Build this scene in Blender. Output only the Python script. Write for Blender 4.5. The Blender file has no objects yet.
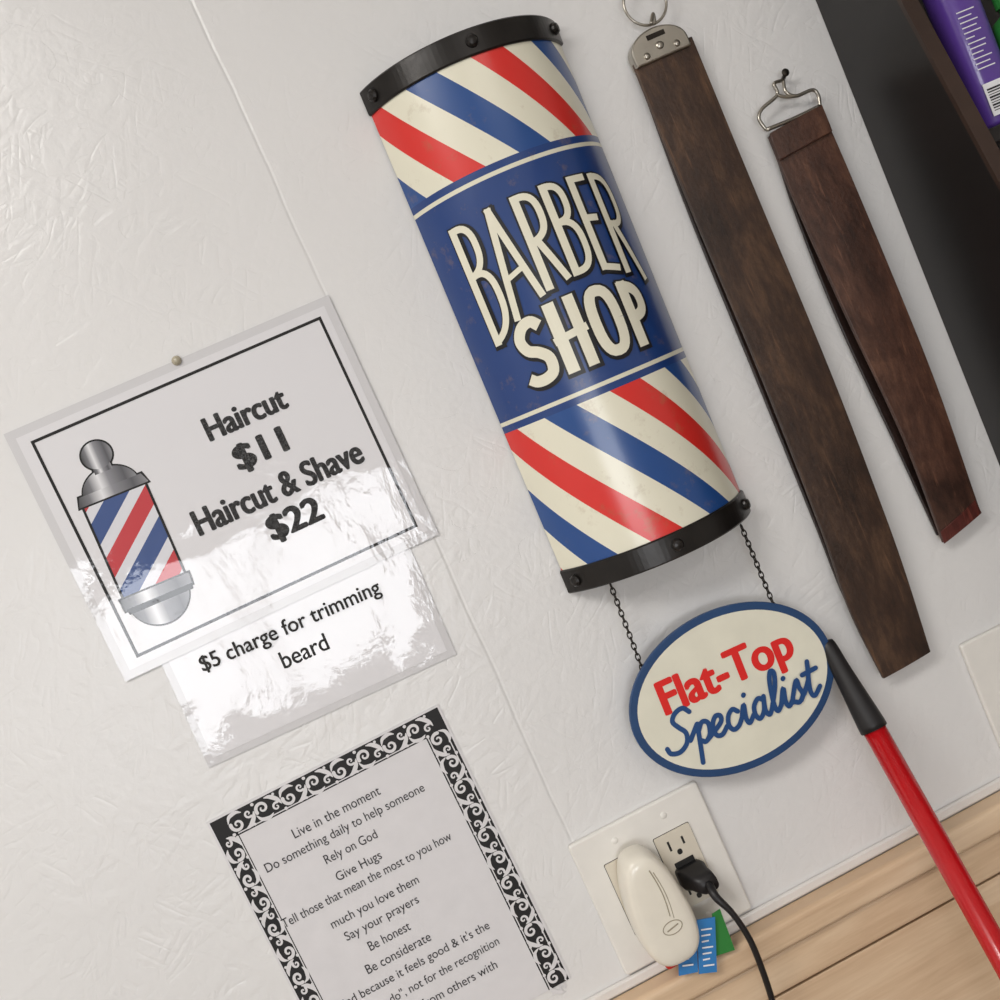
import bpy, math, random
from mathutils import Vector, Matrix
random.seed(4)
sc = bpy.context.scene
try:
    sc.view_settings.view_transform = 'Standard'
except Exception: pass
# ------------------------------------------------------------ camera
FPX = 1070.0
D = 0.88
C = Vector((0, -D, 1.5))
yaw, pit, rho = math.radians(8), math.radians(4.5), math.radians(24)
F = Vector((math.sin(yaw)*math.cos(pit), math.cos(yaw)*math.cos(pit), -math.sin(pit)))
r0 = Vector((math.cos(yaw), -math.sin(yaw), 0)); u0 = r0.cross(F)
R_ = r0*math.cos(rho) - u0*math.sin(rho)
U_ = r0*math.sin(rho) + u0*math.cos(rho)
cam = bpy.data.cameras.new('camera'); cam.sensor_width = 36; cam.lens = 36*FPX/1000; cam.clip_start = 0.01
camo = bpy.data.objects.new('camera', cam); sc.collection.objects.link(camo)
camo.matrix_world = Matrix(((R_.x, U_.x, -F.x, C.x), (R_.y, U_.y, -F.y, C.y), (R_.z, U_.z, -F.z, C.z), (0, 0, 0, 1)))
sc.camera = camo

def ray(px, py): return F*FPX + R_*(px-500) - U_*(py-500)
def P(px, py, h=0.0):
    """survey helper: photo measurement -> real point on the wall (h = distance off the wall)"""
    d = ray(px, py); t = (-h - C.y)/d.y
    return C + d*t
K = (P(500, 500)-P(501, 500)).length

class Frame:
    def __init__(s, o, ang):
        s.o = Vector((o.x, 0, o.z)); s.a = ang
        s.ax = Vector((math.cos(ang), 0, math.sin(ang))); s.az = Vector((-math.sin(ang), 0, math.cos(ang)))
        s.n = Vector((0, -1, 0))
    def w(s, x, y, h=0.0): return s.o + s.ax*x + s.az*y + s.n*h
    def px(s, px, py, h=0.0):
        p = P(px, py, h) - s.o
        return (p.dot(s.ax), p.dot(s.az))
    def mat(s, x, y, h):
        p = s.w(x, y, h)
        return Matrix(((s.ax.x, s.az.x, s.n.x, p.x), (s.ax.y, s.az.y, s.n.y, p.y), (s.ax.z, s.az.z, s.n.z, p.z), (0, 0, 0, 1)))
def quad_frame(tl, tr, br, bl, h=0):
    a, b, c, d = [P(*q, h) for q in (tl, tr, br, bl)]
    o = (a+b+c+d)/4
    hx = (b-a)+(c-d); vz = (a-d)+(b-c)
    a1 = math.atan2(hx.z, hx.x); a2 = math.atan2(-vz.x, vz.z)
    return Frame(o, (a1+a2)/2), hx.length/2, vz.length/2

# ------------------------------------------------------------ materials
def lin(c):
    out = []
    for v in c:
        v = v/255.0
        out.append(v/12.92 if v <= 0.04045 else ((v+0.055)/1.055)**2.4)
    return out+[1.0]
def mth(nt, op, a, b=None, c=None):
    n = nt.nodes.new('ShaderNodeMath'); n.operation = op
    for i, v in enumerate((a, b, c)):
        if v is None: continue
        if hasattr(v, 'links'): nt.links.new(v, n.inputs[i])
        else: n.inputs[i].default_value = v
    return n.outputs[0]
def mixc(nt, f, a, b):
    n = nt.nodes.new('ShaderNodeMix'); n.data_type = 'RGBA'
    if hasattr(f, 'links'): nt.links.new(f, n.inputs[0])
    else: n.inputs[0].default_value = f
    for i, v in ((6, a), (7, b)):
        if hasattr(v, 'links'): nt.links.new(v, n.inputs[i])
        else: n.inputs[i].default_value = v
    return n.outputs[2]
def noise(nt, vec, scale, detail=3, rough=.5, dist=0):
    n = nt.nodes.new('ShaderNodeTexNoise'); n.inputs['Scale'].default_value = scale
    n.inputs['Detail'].default_value = detail; n.inputs['Roughness'].default_value = rough
    n.inputs['Distortion'].default_value = dist
    nt.links.new(vec, n.inputs['Vector']); return n.outputs['Fac']
def mapping(nt, vec, sc_=(1, 1, 1), rot=(0, 0, 0), loc=(0, 0, 0)):
    n = nt.nodes.new('ShaderNodeMapping'); n.inputs['Scale'].default_value = sc_; n.inputs['Rotation'].default_value = rot
    n.inputs['Location'].default_value = loc
    nt.links.new(vec, n.inputs['Vector']); return n.outputs[0]
def bump(nt, hgt, strength, dist, normal=None):
    n = nt.nodes.new('ShaderNodeBump'); n.inputs['Strength'].default_value = strength; n.inputs['Distance'].default_value = dist
    nt.links.new(hgt, n.inputs['Height'])
    if normal: nt.links.new(normal, n.inputs['Normal'])
    return n.outputs[0]
def ramp(nt, fac, stops, const=False):
    r = nt.nodes.new('ShaderNodeValToRGB'); nt.links.new(fac, r.inputs[0]); cr = r.color_ramp
    if const: cr.interpolation = 'CONSTANT'
    cr.elements[0].position = stops[0][0]; cr.elements[0].color = lin(stops[0][1])
    cr.elements[1].position = stops[-1][0]; cr.elements[1].color = lin(stops[-1][1])
    for p, c in stops[1:-1]:
        e = cr.elements.new(p); e.color = lin(c)
    return r.outputs[0]
def base(name):
    m = bpy.data.materials.new(name); m.use_nodes = True; nt = m.node_tree
    b = nt.nodes['Principled BSDF']; tc = nt.nodes.new('ShaderNodeTexCoord')
    return m, nt, b, tc.outputs['Object'], tc.outputs['UV']
def mat(name, col, rough=.5, metal=0, var=.06, vs=60, coat=0, bmp=0, bs=200, bd=.0005, coatr=.05, spec=.5):
    m, nt, b, oc, uv = base(name)
    c = lin(col); n = noise(nt, oc, vs, 4)
    lo = [v*(1-var) for v in c[:3]]+[1]; hi = [min(1, v*(1+var)) for v in c[:3]]+[1]
    nt.links.new(mixc(nt, n, lo, hi), b.inputs['Base Color'])
    b.inputs['Roughness'].default_value = rough; b.inputs['Metallic'].default_value = metal
    b.inputs['Coat Weight'].default_value = coat; b.inputs['Coat Roughness'].default_value = coatr
    b.inputs['Specular IOR Level'].default_value = spec
    if bmp:
        o = bump(nt, noise(nt, oc, bs, 3), bmp, bd)
        nt.links.new(o, b.inputs['Normal']); nt.links.new(o, b.inputs['Coat Normal'])
    return m

M_cream = mat('cream_enamel', (232, 228, 208), .3)
M_ink_black = mat('black_enamel', (14, 14, 20), .35)
M_blue = mat('blue_enamel', (30, 72, 126), .35)
M_rim = mat('dark_blue_enamel', (34, 68, 112), .35, var=.15)
M_red = mat('red_enamel', (222, 40, 36), .5, spec=.3)
M_collar = mat('black_collar_metal', (32, 29, 27), .3, .3, var=.4, bmp=.4, bs=80)
M_chrome = mat('worn_nickel', (175, 170, 160), .28, 1, var=.25)
M_darkmetal = mat('dark_steel', (60, 56, 52), .4, 1, var=.2)
M_pin = mat('pin_plastic', (176, 168, 146), .25, coat=.5)
M_plate = mat('outlet_plastic', (230, 227, 221), .35)
M_device = mat('outlet_device_plastic', (216, 208, 192), .3)
M_slot = mat('slot_black', (20, 18, 16), .6)
M_fresh = mat('freshener_plastic', (232, 226, 212), .3, coat=.3)
M_cord = mat('black_rubber', (24, 22, 24), .45)
M_redtube = mat('red_painted_tube', (190, 18, 26), .25, coat=.5)
M_paper = mat('plain_paper', (218, 216, 218), .6)
M_ink = mat('printed_ink', (16, 15, 17), .6)
M_textink = mat('printed_text_ink', (36, 34, 38), .6)
M_bluetag = mat('blue_tag', (50, 125, 190), .4)
M_green = mat('green_plastic', (50, 130, 60), .3)
M_redtag = mat('red_tag', (205, 40, 35), .4)
M_white = mat('white_print', (235, 235, 238), .5)
M_purple = mat('purple_plastic', (92, 62, 150), .3, coat=.4)
M_blackwood = mat('black_painted_wood', (24, 20, 19), .35, var=.35, vs=14)
M_brownedge = mat('worn_brown_edge', (56, 40, 32), .4, var=.3, vs=40)
M_trimwhite = mat('white_trim_paint', (222, 218, 214), .4)
M_gapshade = mat('shadowed_wood_backing', (96, 70, 48), .7, var=.2)

def lam_normal(nt, oc, b):
    n1 = noise(nt, oc, 15, 1, .5, .4)
    n2 = noise(nt, mapping(nt, oc, (60, 60, 26), (0, math.radians(20), 0)), 1, 3, .6, .6)
    n3 = noise(nt, oc, 190, 2, .5)
    hh = mth(nt, 'MULTIPLY_ADD', n3, .035, mth(nt, 'MULTIPLY_ADD', n2, .17, n1))
    o = bump(nt, hh, 1, .0019)
    nt.links.new(o, b.inputs['Coat Normal'])
def laminate(name, col, rough=.5):
    m, nt, b, oc, uv = base(name)
    c = lin(col)
    nt.links.new(mixc(nt, noise(nt, oc, 8, 2), [v*.98 for v in c[:3]]+[1], c), b.inputs['Base Color'])
    b.inputs['Roughness'].default_value = rough; b.inputs['Specular IOR Level'].default_value = .2
    b.inputs['Coat Weight'].default_value = 1; b.inputs['Coat Roughness'].default_value = .06; b.inputs['Coat IOR'].default_value = 1.5
    lam_normal(nt, oc, b)
    return m
M_lam = laminate('laminated_paper', (224, 223, 226))
M_lamedge = laminate('clear_laminate_margin', (210, 209, 211))
M_lamink = laminate('laminated_ink', (8, 8, 10))
def print_chrome():
    m, nt, b, oc, uv = base('printed_silver')
    s = nt.nodes.new('ShaderNodeSeparateXYZ'); nt.links.new(uv, s.inputs[0])
    nt.links.new(ramp(nt, s.outputs[0], [(0, (40, 40, 44)), (.18, (110, 110, 115)), (.36, (225, 225, 228)), (.52, (130, 130, 136)), (.8, (70, 70, 76)), (1, (130, 130, 135))]), b.inputs['Base Color'])
    b.inputs['Coat Weight'].default_value = 1; b.inputs['Coat Roughness'].default_value = .06
    lam_normal(nt, oc, b); return m
M_lamsilver = print_chrome()

def leather(name, c1, c2, c3):
    m, nt, b, oc, uv = base(name)
    n1 = noise(nt, mapping(nt, oc, (22, 22, 11)), 1, 8, .72, .5)
    n2 = noise(nt, mapping(nt, oc, (160, 160, 30)), 1, 5, .7)
    f = mth(nt, 'MULTIPLY_ADD', n2, .40, mth(nt, 'MULTIPLY', n1, .70))
    c = ramp(nt, f, [(.40, c1), (.56, c2), (.72, c3)])
    sc_ = noise(nt, mapping(nt, oc, (260, 260, 18), (0, math.radians(8), 0)), 1, 3, .6)
    sm = mth(nt, 'MULTIPLY', mth(nt, 'MAXIMUM', mth(nt, 'SUBTRACT', sc_, .62), 0), 2.5)
    c = mixc(nt, sm, c, lin([min(255, v*1.5) for v in c3]))
    nt.links.new(c, b.inputs['Base Color'])
    nt.links.new(mth(nt, 'MULTIPLY_ADD', n1, .4, .2), b.inputs['Roughness'])
    nt.links.new(bump(nt, noise(nt, oc, 300, 4), .5, .0007), b.inputs['Normal'])
    return m
M_leather = leather('dark_leather', (32, 21, 16), (58, 39, 28), (92, 66, 46))
M_leather2 = leather('brown_leather', (46, 29, 23), (76, 49, 38), (108, 74, 56))
M_leatherback = leather('leather_back', (24, 15, 13), (38, 24, 20), (50, 32, 26))
M_leatherred = leather('red_leather_tip', (62, 26, 22), (92, 40, 34), (112, 58, 48))

SEAM = (P(242, 100), P(562, 830))
seam_x = (SEAM[0].x+SEAM[1].x)/2
def wall_mat():
    m, nt, b, oc, uv = base('white_painted_strand_board')
    b.inputs['Roughness'].default_value = .32
    dn = noise(nt, oc, 3, 2)
    nt.links.new(mixc(nt, dn, lin((218, 217, 216)), lin((231, 230, 229))), b.inputs['Base Color'])
    hs = None; cr = None
    for i, (ang, sx, sz) in enumerate(((12, 16, 75), (-52, 14, 65), (68, 18, 80), (38, 20, 70))):
        m1 = mapping(nt, oc, (1, 1, 1), (0, math.radians(ang), 0)); m2 = mapping(nt, m1, (sx, 1, sz), loc=(3.1*i, 0, 7.7*i))
        n_ = noise(nt, m2, 1, 1.5, .5, .3)
        rd = mth(nt, 'MINIMUM', mth(nt, 'MULTIPLY', mth(nt, 'ABSOLUTE', mth(nt, 'SUBTRACT', n_, .5)), 14), 1)
        msk = mth(nt, 'GREATER_THAN', noise(nt, m1, 16+3*i, 1), .57)
        rd = mth(nt, 'MAXIMUM', rd, mth(nt, 'SUBTRACT', 1, msk))
        hs = n_ if hs is None else mth(nt, 'MAXIMUM', hs, n_)
        cr = rd if cr is None else mth(nt, 'MINIMUM', cr, rd)
    hgt = mth(nt, 'MULTIPLY_ADD', cr, .16, hs)
    patch = mth(nt, 'MULTIPLY_ADD', noise(nt, oc, 4, 2), 1.2, -.25)
    o = bump(nt, mth(nt, 'MULTIPLY', hgt, mth(nt, 'MAXIMUM', patch, .12)), .8, .0027)
    fine = noise(nt, oc, 160, 3)
    o = bump(nt, fine, .3, .0007, o)
    sx = nt.nodes.new('ShaderNodeSeparateXYZ'); nt.links.new(oc, sx.inputs[0])
    wob = noise(nt, oc, 9, 3)
    xx = mth(nt, 'ADD', sx.outputs[0], mth(nt, 'MULTIPLY_ADD', wob, .006, -.003))
    dd = mth(nt, 'ABSOLUTE', mth(nt, 'SUBTRACT', xx, seam_x))
    g = mth(nt, 'MINIMUM', mth(nt, 'DIVIDE', dd, .002), 1.0)
    o = bump(nt, g, .5, .0010, o)
    nt.links.new(o, b.inputs['Normal'])
    return m
M_wall = wall_mat()
def wood_mat():
    m, nt, b, oc, uv = base('maple_wood')
    n1 = noise(nt, mapping(nt, oc, (2.2, 2, 26)), 1, 6, .6, 1.2)
    n2 = noise(nt, mapping(nt, oc, (14, 10, 260)), 1, 4, .6)
    f = mth(nt, 'MULTIPLY_ADD', n2, .35, mth(nt, 'MULTIPLY', n1, .75))
    nt.links.new(ramp(nt, f, [(.3, (192, 160, 128)), (.55, (214, 186, 154)), (.75, (228, 204, 174))]), b.inputs['Base Color'])
    b.inputs['Roughness'].default_value = .38
    return m
M_wood = wood_mat()
M_floor = mat('floor_vinyl', (130, 118, 104), .4, vs=8)
M_ceil = mat('ceiling_paint', (225, 223, 220), .8)

# ------------------------------------------------------------ mesh helpers
class MB:
    def __init__(s): s.v = []; s.f = []; s.uv = []; s.mi = []
    def add(s, verts, faces, uvs=None, mi=0):
        b = len(s.v); s.v += [Vector(q) for q in verts]; s.f += [[b+i for i in f] for f in faces]
        s.uv += list(uvs) if uvs else [(0, 0)]*len(verts); s.mi += [mi]*len(faces)
def parent_to(o, par):
    if par is not None:
        o.parent = par; o.matrix_parent_inverse = Matrix.Translation(-Vector(par.location))
def build(name, mb, mats, par=None, smooth=False, bevel=0, seg=2, subsurf=0):
    me = bpy.data.meshes.new(name); me.from_pydata([tuple(v) for v in mb.v], [], mb.f)
    if not isinstance(mats, (list, tuple)): mats = [mats]
    for m in mats: me.materials.append(m)
    for p, i in zip(me.polygons, mb.mi): p.material_index = i; p.use_smooth = smooth
    uvl = me.uv_layers.new(name='UVMap')
    for l in me.loops: uvl.data[l.index].uv = mb.uv[l.vertex_index]
    me.update()
    o = bpy.data.objects.new(name, me); sc.collection.objects.link(o)
    if bevel:
        b = o.modifiers.new('bevel', 'BEVEL'); b.width = bevel; b.segments = seg; b.limit_method = 'ANGLE'
        b.angle_limit = math.radians(40)
    parent_to(o, par); return o
def empty(name, loc):
    e = bpy.data.objects.new(name, None); e.location = loc; e.empty_display_size = .03
    sc.collection.objects.link(e); return e
def box(mb, f, x0, x1, y0, y1, h0, h1, mi=0):
    vs = [f.w(x, y, h) for h in (h0, h1) for x, y in ((x0, y0), (x1, y0), (x1, y1), (x0, y1))]
    mb.add(vs, [(3, 2, 1, 0), (4, 5, 6, 7), (0, 1, 5, 4), (1, 2, 6, 5), (2, 3, 7, 6), (3, 0, 4, 7)], mi=mi)
def prism(mb, f, pts, h0, h1, mi=0):
    n = len(pts)
    vs = [f.w(x, y, h0) for x, y in pts]+[f.w(x, y, h1) for x, y in pts]
    mb.add(vs, [list(range(n))[::-1], list(range(n, 2*n))]+[(i, (i+1) % n, n+(i+1) % n, n+i) for i in range(n)], mi=mi)
def catmull(pts, n=8):
    if len(pts) < 3:
        a, b = pts[0], pts[-1]
        return [tuple(a[k]+(b[k]-a[k])*i/n for k in range(len(a))) for i in range(n+1)]
    q = [tuple(2*pts[0][k]-pts[1][k] for k in range(len(pts[0])))]+list(pts)+[tuple(2*pts[-1][k]-pts[-2][k] for k in range(len(pts[0])))]
    out = []
    for i in range(1, len(q)-2):
        for j in range(n):
            t = j/n
            out.append(tuple(.5*((2*q[i][k])+(-q[i-1][k]+q[i+1][k])*t+(2*q[i-1][k]-5*q[i][k]+4*q[i+1][k]-q[i+2][k])*t*t+(-q[i-1][k]+3*q[i][k]-3*q[i+1][k]+q[i+2][k])*t**3) for k in range(len(pts[0]))))
    out.append(tuple(pts[-1])); return out
def tube(mb, pts, rad, seg=12, smooth_n=8, closed=False, mi=0):
    if not isinstance(rad, (list, tuple)): rad = [rad]*len(pts)
    pr = [tuple(p)+(r,) for p, r in zip(pts, rad)]
    if closed: s = pr
    else: s = catmull(pr, smooth_n) if smooth_n else pr
    n = len(s); cs = [Vector(q[:3]) for q in s]
    nv = None; rings = []
    for i in range(n):
        a = cs[(i-1) % n] if (closed or i > 0) else cs[i]; b = cs[(i+1) % n] if (closed or i < n-1) else cs[i]
        t = (b-a).normalized()
        if nv is None:
            nv = t.cross(Vector((0, 1, 0)))
            if nv.length < .1: nv = t.cross(Vector((1, 0, 0)))
        nv = (nv - t*nv.dot(t)).normalized(); bn = t.cross(nv)
        rings.append([cs[i]+(nv*math.cos(2*math.pi*k/seg)+bn*math.sin(2*math.pi*k/seg))*s[i][3] for k in range(seg)])
    vs = [v for r in rings for v in r]; fs = []
    m = n if closed else n-1
    for i in range(m):
        for k in range(seg):
            a = i*seg+k; b = i*seg+(k+1) % seg; c = ((i+1) % n)*seg+(k+1) % seg; d = ((i+1) % n)*seg+k
            fs.append((a, d, c, b))
    if not closed: fs += [list(range(seg)), list(range((n-1)*seg, n*seg))[::-1]]
    mb.add(vs, fs, mi=mi)
def dome(mb, f, x, y, h, r, hh, seg=16, mi=0):
    vs = []; fs = []; N = 4
    for j in range(N):
        a = j/N*math.pi/2
        for k in range(seg): vs.append(f.w(x+r*math.cos(a)*math.cos(2*math.pi*k/seg), y+r*math.cos(a)*math.sin(2*math.pi*k/seg), h+hh*math.sin(a)))
    vs.append(f.w(x, y, h+hh))
    for j in range(N-1):
        for k in range(seg): fs.append((j*seg+k, j*seg+(k+1) % seg, (j+1)*seg+(k+1) % seg, (j+1)*seg+k))
    for k in range(seg): fs.append(((N-1)*seg+k, (N-1)*seg+(k+1) % seg, N*seg))
    mb.add(vs, fs, mi=mi)
def ribbon(mb, pts, w, h, mp, caps=True, mi=0, across=2, lift=0.0):
    n = len(pts)
    if not isinstance(w, (list, tuple)): w = [w]*n
    vs = []; fs = []
    for i in range(n):
        a = pts[max(0, i-1)]; b = pts[min(n-1, i+1)]
        tx, ty = b[0]-a[0], b[1]-a[1]; L = math.hypot(tx, ty) or 1
        nx, ny = -ty/L, tx/L
        for k in range(across+1):
            o = (k/across-.5)*w[i]
            vs.append(mp(pts[i][0]+nx*o, pts[i][1]+ny*o, h+lift*i))
    for i in range(n-1):
        for k in range(across):
            a = i*(across+1)+k; fs.append((a, a+1, a+across+2, a+across+1))
    mb.add(vs, fs, mi=mi)
    if caps:
        for (x, y), ww, hc in ((pts[0], w[0], h-4e-6), (pts[-1], w[-1], h+lift*n+4e-6)):
            vs = [mp(x, y, hc)]+[mp(x+ww/2*math.cos(k*math.pi/6), y+ww/2*math.sin(k*math.pi/6), hc) for k in range(12)]
            mb.add(vs, [(0, 1+k, 1+(k+1) % 12) for k in range(12)], mi=mi)
def text(f, body, pa, pb, hpx, h, m, par, name, bold=0.0, off=0.0, shear=0):
    """text whose middle line runs between two measured points; bold = extra stroke width in photo px"""
    a = f.px(*pa, h); b = f.px(*pb, h)
    w = math.hypot(b[0]-a[0], b[1]-a[1]); cx, cy = (a[0]+b[0])/2, (a[1]+b[1])/2
    cu = bpy.data.curves.new(name, 'FONT'); cu.body = body; cu.size = 1; cu.shear = shear; cu.offset = off
    cu.align_x = 'CENTER'; cu.align_y = 'CENTER'; cu.resolution_u = 6
    cu.materials.append(m)
    o = bpy.data.objects.new(name, cu); sc.collection.objects.link(o)
    bpy.context.view_layer.update()
    bb = [Vector(c) for c in o.bound_box]
    x0 = min(c.x for c in bb); x1 = max(c.x for c in bb); y0 = min(c.y for c in bb); y1 = max(c.y for c in bb)
    r = bold/2*K
    sx = (w-2*r)/(x1-x0); sy = (hpx*K-r)/(y1-y0)
    shifts = [(0, 0)] if not bold else [(r*math.cos(q), r*.6*math.sin(q)) for q in [2*math.pi*k/8 for k in range(8)]]
    for i, (dx, dy) in enumerate(shifts):
        ob = o if i == 0 else bpy.data.objects.new('%s_%d' % (name, i), cu)
        if i: sc.collection.objects.link(ob)
        ob.matrix_world = f.mat(cx+dx, cy+dy, h+i*6e-6) @ Matrix.Diagonal((sx, sy, 1, 1)) @ Matrix.Translation((-(x0+x1)/2, -(y0+y1)/2, 0))
        if par is not None:
            ob.parent = par; ob.matrix_parent_inverse = Matrix.Translation(-Vector(par.location))
    return o

W0 = Frame(Vector((0, 0, 0)), 0)
# ------------------------------------------------------------ room
XL, XR, YF, ZT = -2.2, 2.4, -3.6, 2.6
mb = MB(); box(mb, W0, XL-.1, XR+.1, 0, ZT, -.1, 0); build('wall_back', mb, M_wall)
mb = MB(); box(mb, W0, XL-.1, XR+.1, -.1, 0, -.1, 3.7); build('floor', mb, M_floor)
mb = MB(); box(mb, W0, XL-.1, XR+.1, ZT, ZT+.1, -.1, 3.7); build('ceiling', mb, M_ceil)
mb = MB(); box(mb, W0, XL-.1, XL, 0, ZT, 0, 3.6); build('wall_left', mb, M_ceil)
mb = MB(); box(mb, W0, XR, XR+.1, 0, ZT, 0, 3.6); build('wall_right', mb, M_ceil)
WX0, WX1, WZ0, WZ1 = -1.25, .25, .72, 1.52
mb = MB()
box(mb, W0, XL-.1, WX0, 0, ZT, 3.6, 3.7); box(mb, W0, WX1, XR+.1, 0, ZT, 3.6, 3.7)
box(mb, W0, WX0, WX1, 0, WZ0, 3.6, 3.7); box(mb, W0, WX0, WX1, WZ1, ZT, 3.6, 3.7)
build('wall_front', mb, M_ceil)
mb = MB()
for a, b_, c, d in ((WX0, WX0+.05, WZ0, WZ1), (WX1-.05, WX1, WZ0, WZ1), (WX0, WX1, WZ0, WZ0+.05), (WX0, WX1, WZ1-.05, WZ1), ((WX0+WX1)/2-.02, (WX0+WX1)/2+.02, WZ0, WZ1)):
    box(mb, W0, a, b_, c, d, 3.58, 3.64)
build('window_1', mb, M_trimwhite)
def area(name, loc, sx, sy, power, direction, col):
    l = bpy.data.lights.new(name, 'AREA'); l.shape = 'RECTANGLE'; l.size = sx; l.size_y = sy; l.energy = power; l.color = col
    o = bpy.data.objects.new(name, l); sc.collection.objects.link(o); o.location = loc
    o.rotation_euler = Vector(direction).to_track_quat('-Z', 'Y').to_euler(); return o
area('window_daylight', ((WX0+WX1)/2, -3.66, (WZ0+WZ1)/2), 1.5, .8, 34, (0, 1, 0), (.95, .97, 1))
area('ceiling_lamp', (-.9, -1.3, 2.55), 1.2, .5, 30, (0, 0, -1), (1, .97, .93))
area('ceiling_lamp.001', (.9, -2.6, 2.55), 1.2, .3, 10, (0, 0, -1), (1, .96, .92))
w = bpy.data.worlds.new('world'); sc.world = w; w.use_nodes = True
w.node_tree.nodes['Background'].inputs[0].default_value = (.75, .85, 1, 1); w.node_tree.nodes['Background'].inputs[1].default_value = .6

# wood wainscot + chair rail
zr = (P(760, 915).z + P(1000, 790).z)/2
mb = MB(); box(mb, W0, XL, XR, zr-.024, zr, 0, .024); build('trim_1', mb, M_wood, bevel=.005, seg=4)
mb = MB(); box(mb, W0, XL, XR, zr-.061, zr-.0265, 0, .016); build('trim_2', mb, M_wood, bevel=.003, seg=3)
mb = MB(); box(mb, W0, XL, XR, .0, zr-.0645, 0, .012); build('trim_3', mb, M_wood, bevel=.001)
mb = MB(); box(mb, W0, XL, XR, zr+.0003, zr+.010, 0, .004); build('trim_4', mb, M_trimwhite, bevel=.002)
mb = MB(); box(mb, W0, XL, XR, zr-.070, zr-.015, .0003, .003); build('gap_shade_strip', mb, M_gapshade)  # dark strip behind the rail joints; shade of the gaps put into its colour

# ------------------------------------------------------------ barber pole sign
TL, TR, BR, BL = (364, 97), (551, 19), (747, 516), (568, 590)
pf, pw, pl = quad_frame(TL, TR, BR, BL)
sag = pw*.31
Rp = ((pw/2)**2+sag**2)/(2*sag); phm = math.asin(pw/2/Rp)
KP = pl/535
def pole(u, v, e=0.0):
    ph = u/Rp
    return pf.w((Rp+e)*math.sin(ph), pl/2-v, (Rp+e)*math.cos(ph)-Rp*math.cos(phm)+.003)
def A(px, py):
    d = ray(px, py); o = C-pf.o
    ox, oh = o.dot(pf.ax), o.dot(pf.n); dx, dh = d.dot(pf.ax), d.dot(pf.n)
    hc = .003-Rp*math.cos(phm); oh -= hc
    a = dx*dx+dh*dh; b = ox*dx+oh*dh; c = ox*ox+oh*oh-Rp*Rp
    disc = max(0, b*b-a*c); t = (-b-math.sqrt(disc))/a
    x, hh = ox+dx*t, oh+dh*t
    return (math.atan2(x, hh)*Rp, pl/2-(o+d*t).dot(pf.az))
b1 = A(410, 92); b2 = A(527, 157); kk = (b2[0]-b1[0])/(b2[1]-b1[1])
kk = max(.7, min(1.05, kk))
rA = A(475, 60); rB = A(510, 48)
qred = rA[0]-kk*rA[1]; PER = 2*((rA[0]-kk*rA[1])-(b1[0]-kk*b1[1]))
lr = A(608, 390); lred = lr[0]-kk*lr[1]
v1, v2 = 122*KP, 361*KP; l1, l2 = 131*KP, 352*KP
def pole_mat():
    m, nt, b, oc, uv = base('tin_sign_print')
    s = nt.nodes.new('ShaderNodeSeparateXYZ'); nt.links.new(uv, s.inputs[0])
    u, v = s.outputs[0], s.outputs[1]
    q = mth(nt, 'SUBTRACT', u, mth(nt, 'MULTIPLY', v, kk))
    low = mth(nt, 'GREATER_THAN', v, v2)
    off = mth(nt, 'MULTIPLY_ADD', low, lred-qred, qred)
    ph = mth(nt, 'FRACT', mth(nt, 'ADD', mth(nt, 'DIVIDE', mth(nt, 'SUBTRACT', q, off), PER), 10))
    st = ramp(nt, ph, [(0, (218, 46, 40)), (.25, (232, 228, 208)), (.5, (30, 74, 138)), (.75, (232, 228, 208))], True)
    mid = mth(nt, 'MULTIPLY', mth(nt, 'GREATER_THAN', v, v1), mth(nt, 'LESS_THAN', v, v2))
    line = mth(nt, 'MAXIMUM', mth(nt, 'LESS_THAN', mth(nt, 'ABSOLUTE', mth(nt, 'SUBTRACT', v, l1)), .0017),
               mth(nt, 'LESS_THAN', mth(nt, 'ABSOLUTE', mth(nt, 'SUBTRACT', v, l2)), .0017))
    c = mixc(nt, mid, st, lin((24, 60, 122)))
    c = mixc(nt, line, c, lin((226, 222, 200)))
    dirt = noise(nt, oc, 45, 6, .7)
    dm = mth(nt, 'MULTIPLY', mth(nt, 'MAXIMUM', mth(nt, 'SUBTRACT', dirt, .58), 0), 2.4)
    c = mixc(nt, dm, c, lin((150, 120, 80)))
    nt.links.new(c, b.inputs['Base Color'])
    b.inputs['Roughness'].default_value = .3; b.inputs['Coat Weight'].default_value = .35; b.inputs['Coat Roughness'].default_value = .18
    nt.links.new(bump(nt, noise(nt, oc, 12, 3), .2, .003), b.inputs['Normal'])
    return m
M_pole = pole_mat()
sign = empty('barber_shop_sign', pf.w(0, 0, .001))
NU, NV = 64, 40
mb = MB(); vs = []; uvs = []; fs = []
for j in range(NV+1):
    for i in range(NU+1):
        u = (-1+2*i/NU)*phm*Rp; v = pl*(.02+.96*j/NV); vs.append(pole(u, v)); uvs.append((u, v))
for j in range(NV):
    for i in range(NU):
        a = j*(NU+1)+i; fs.append((a, a+NU+1, a+NU+2, a+1))
mb.add(vs, fs, uvs); build('printed_tin_body', mb, M_pole, sign, smooth=True)
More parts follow.
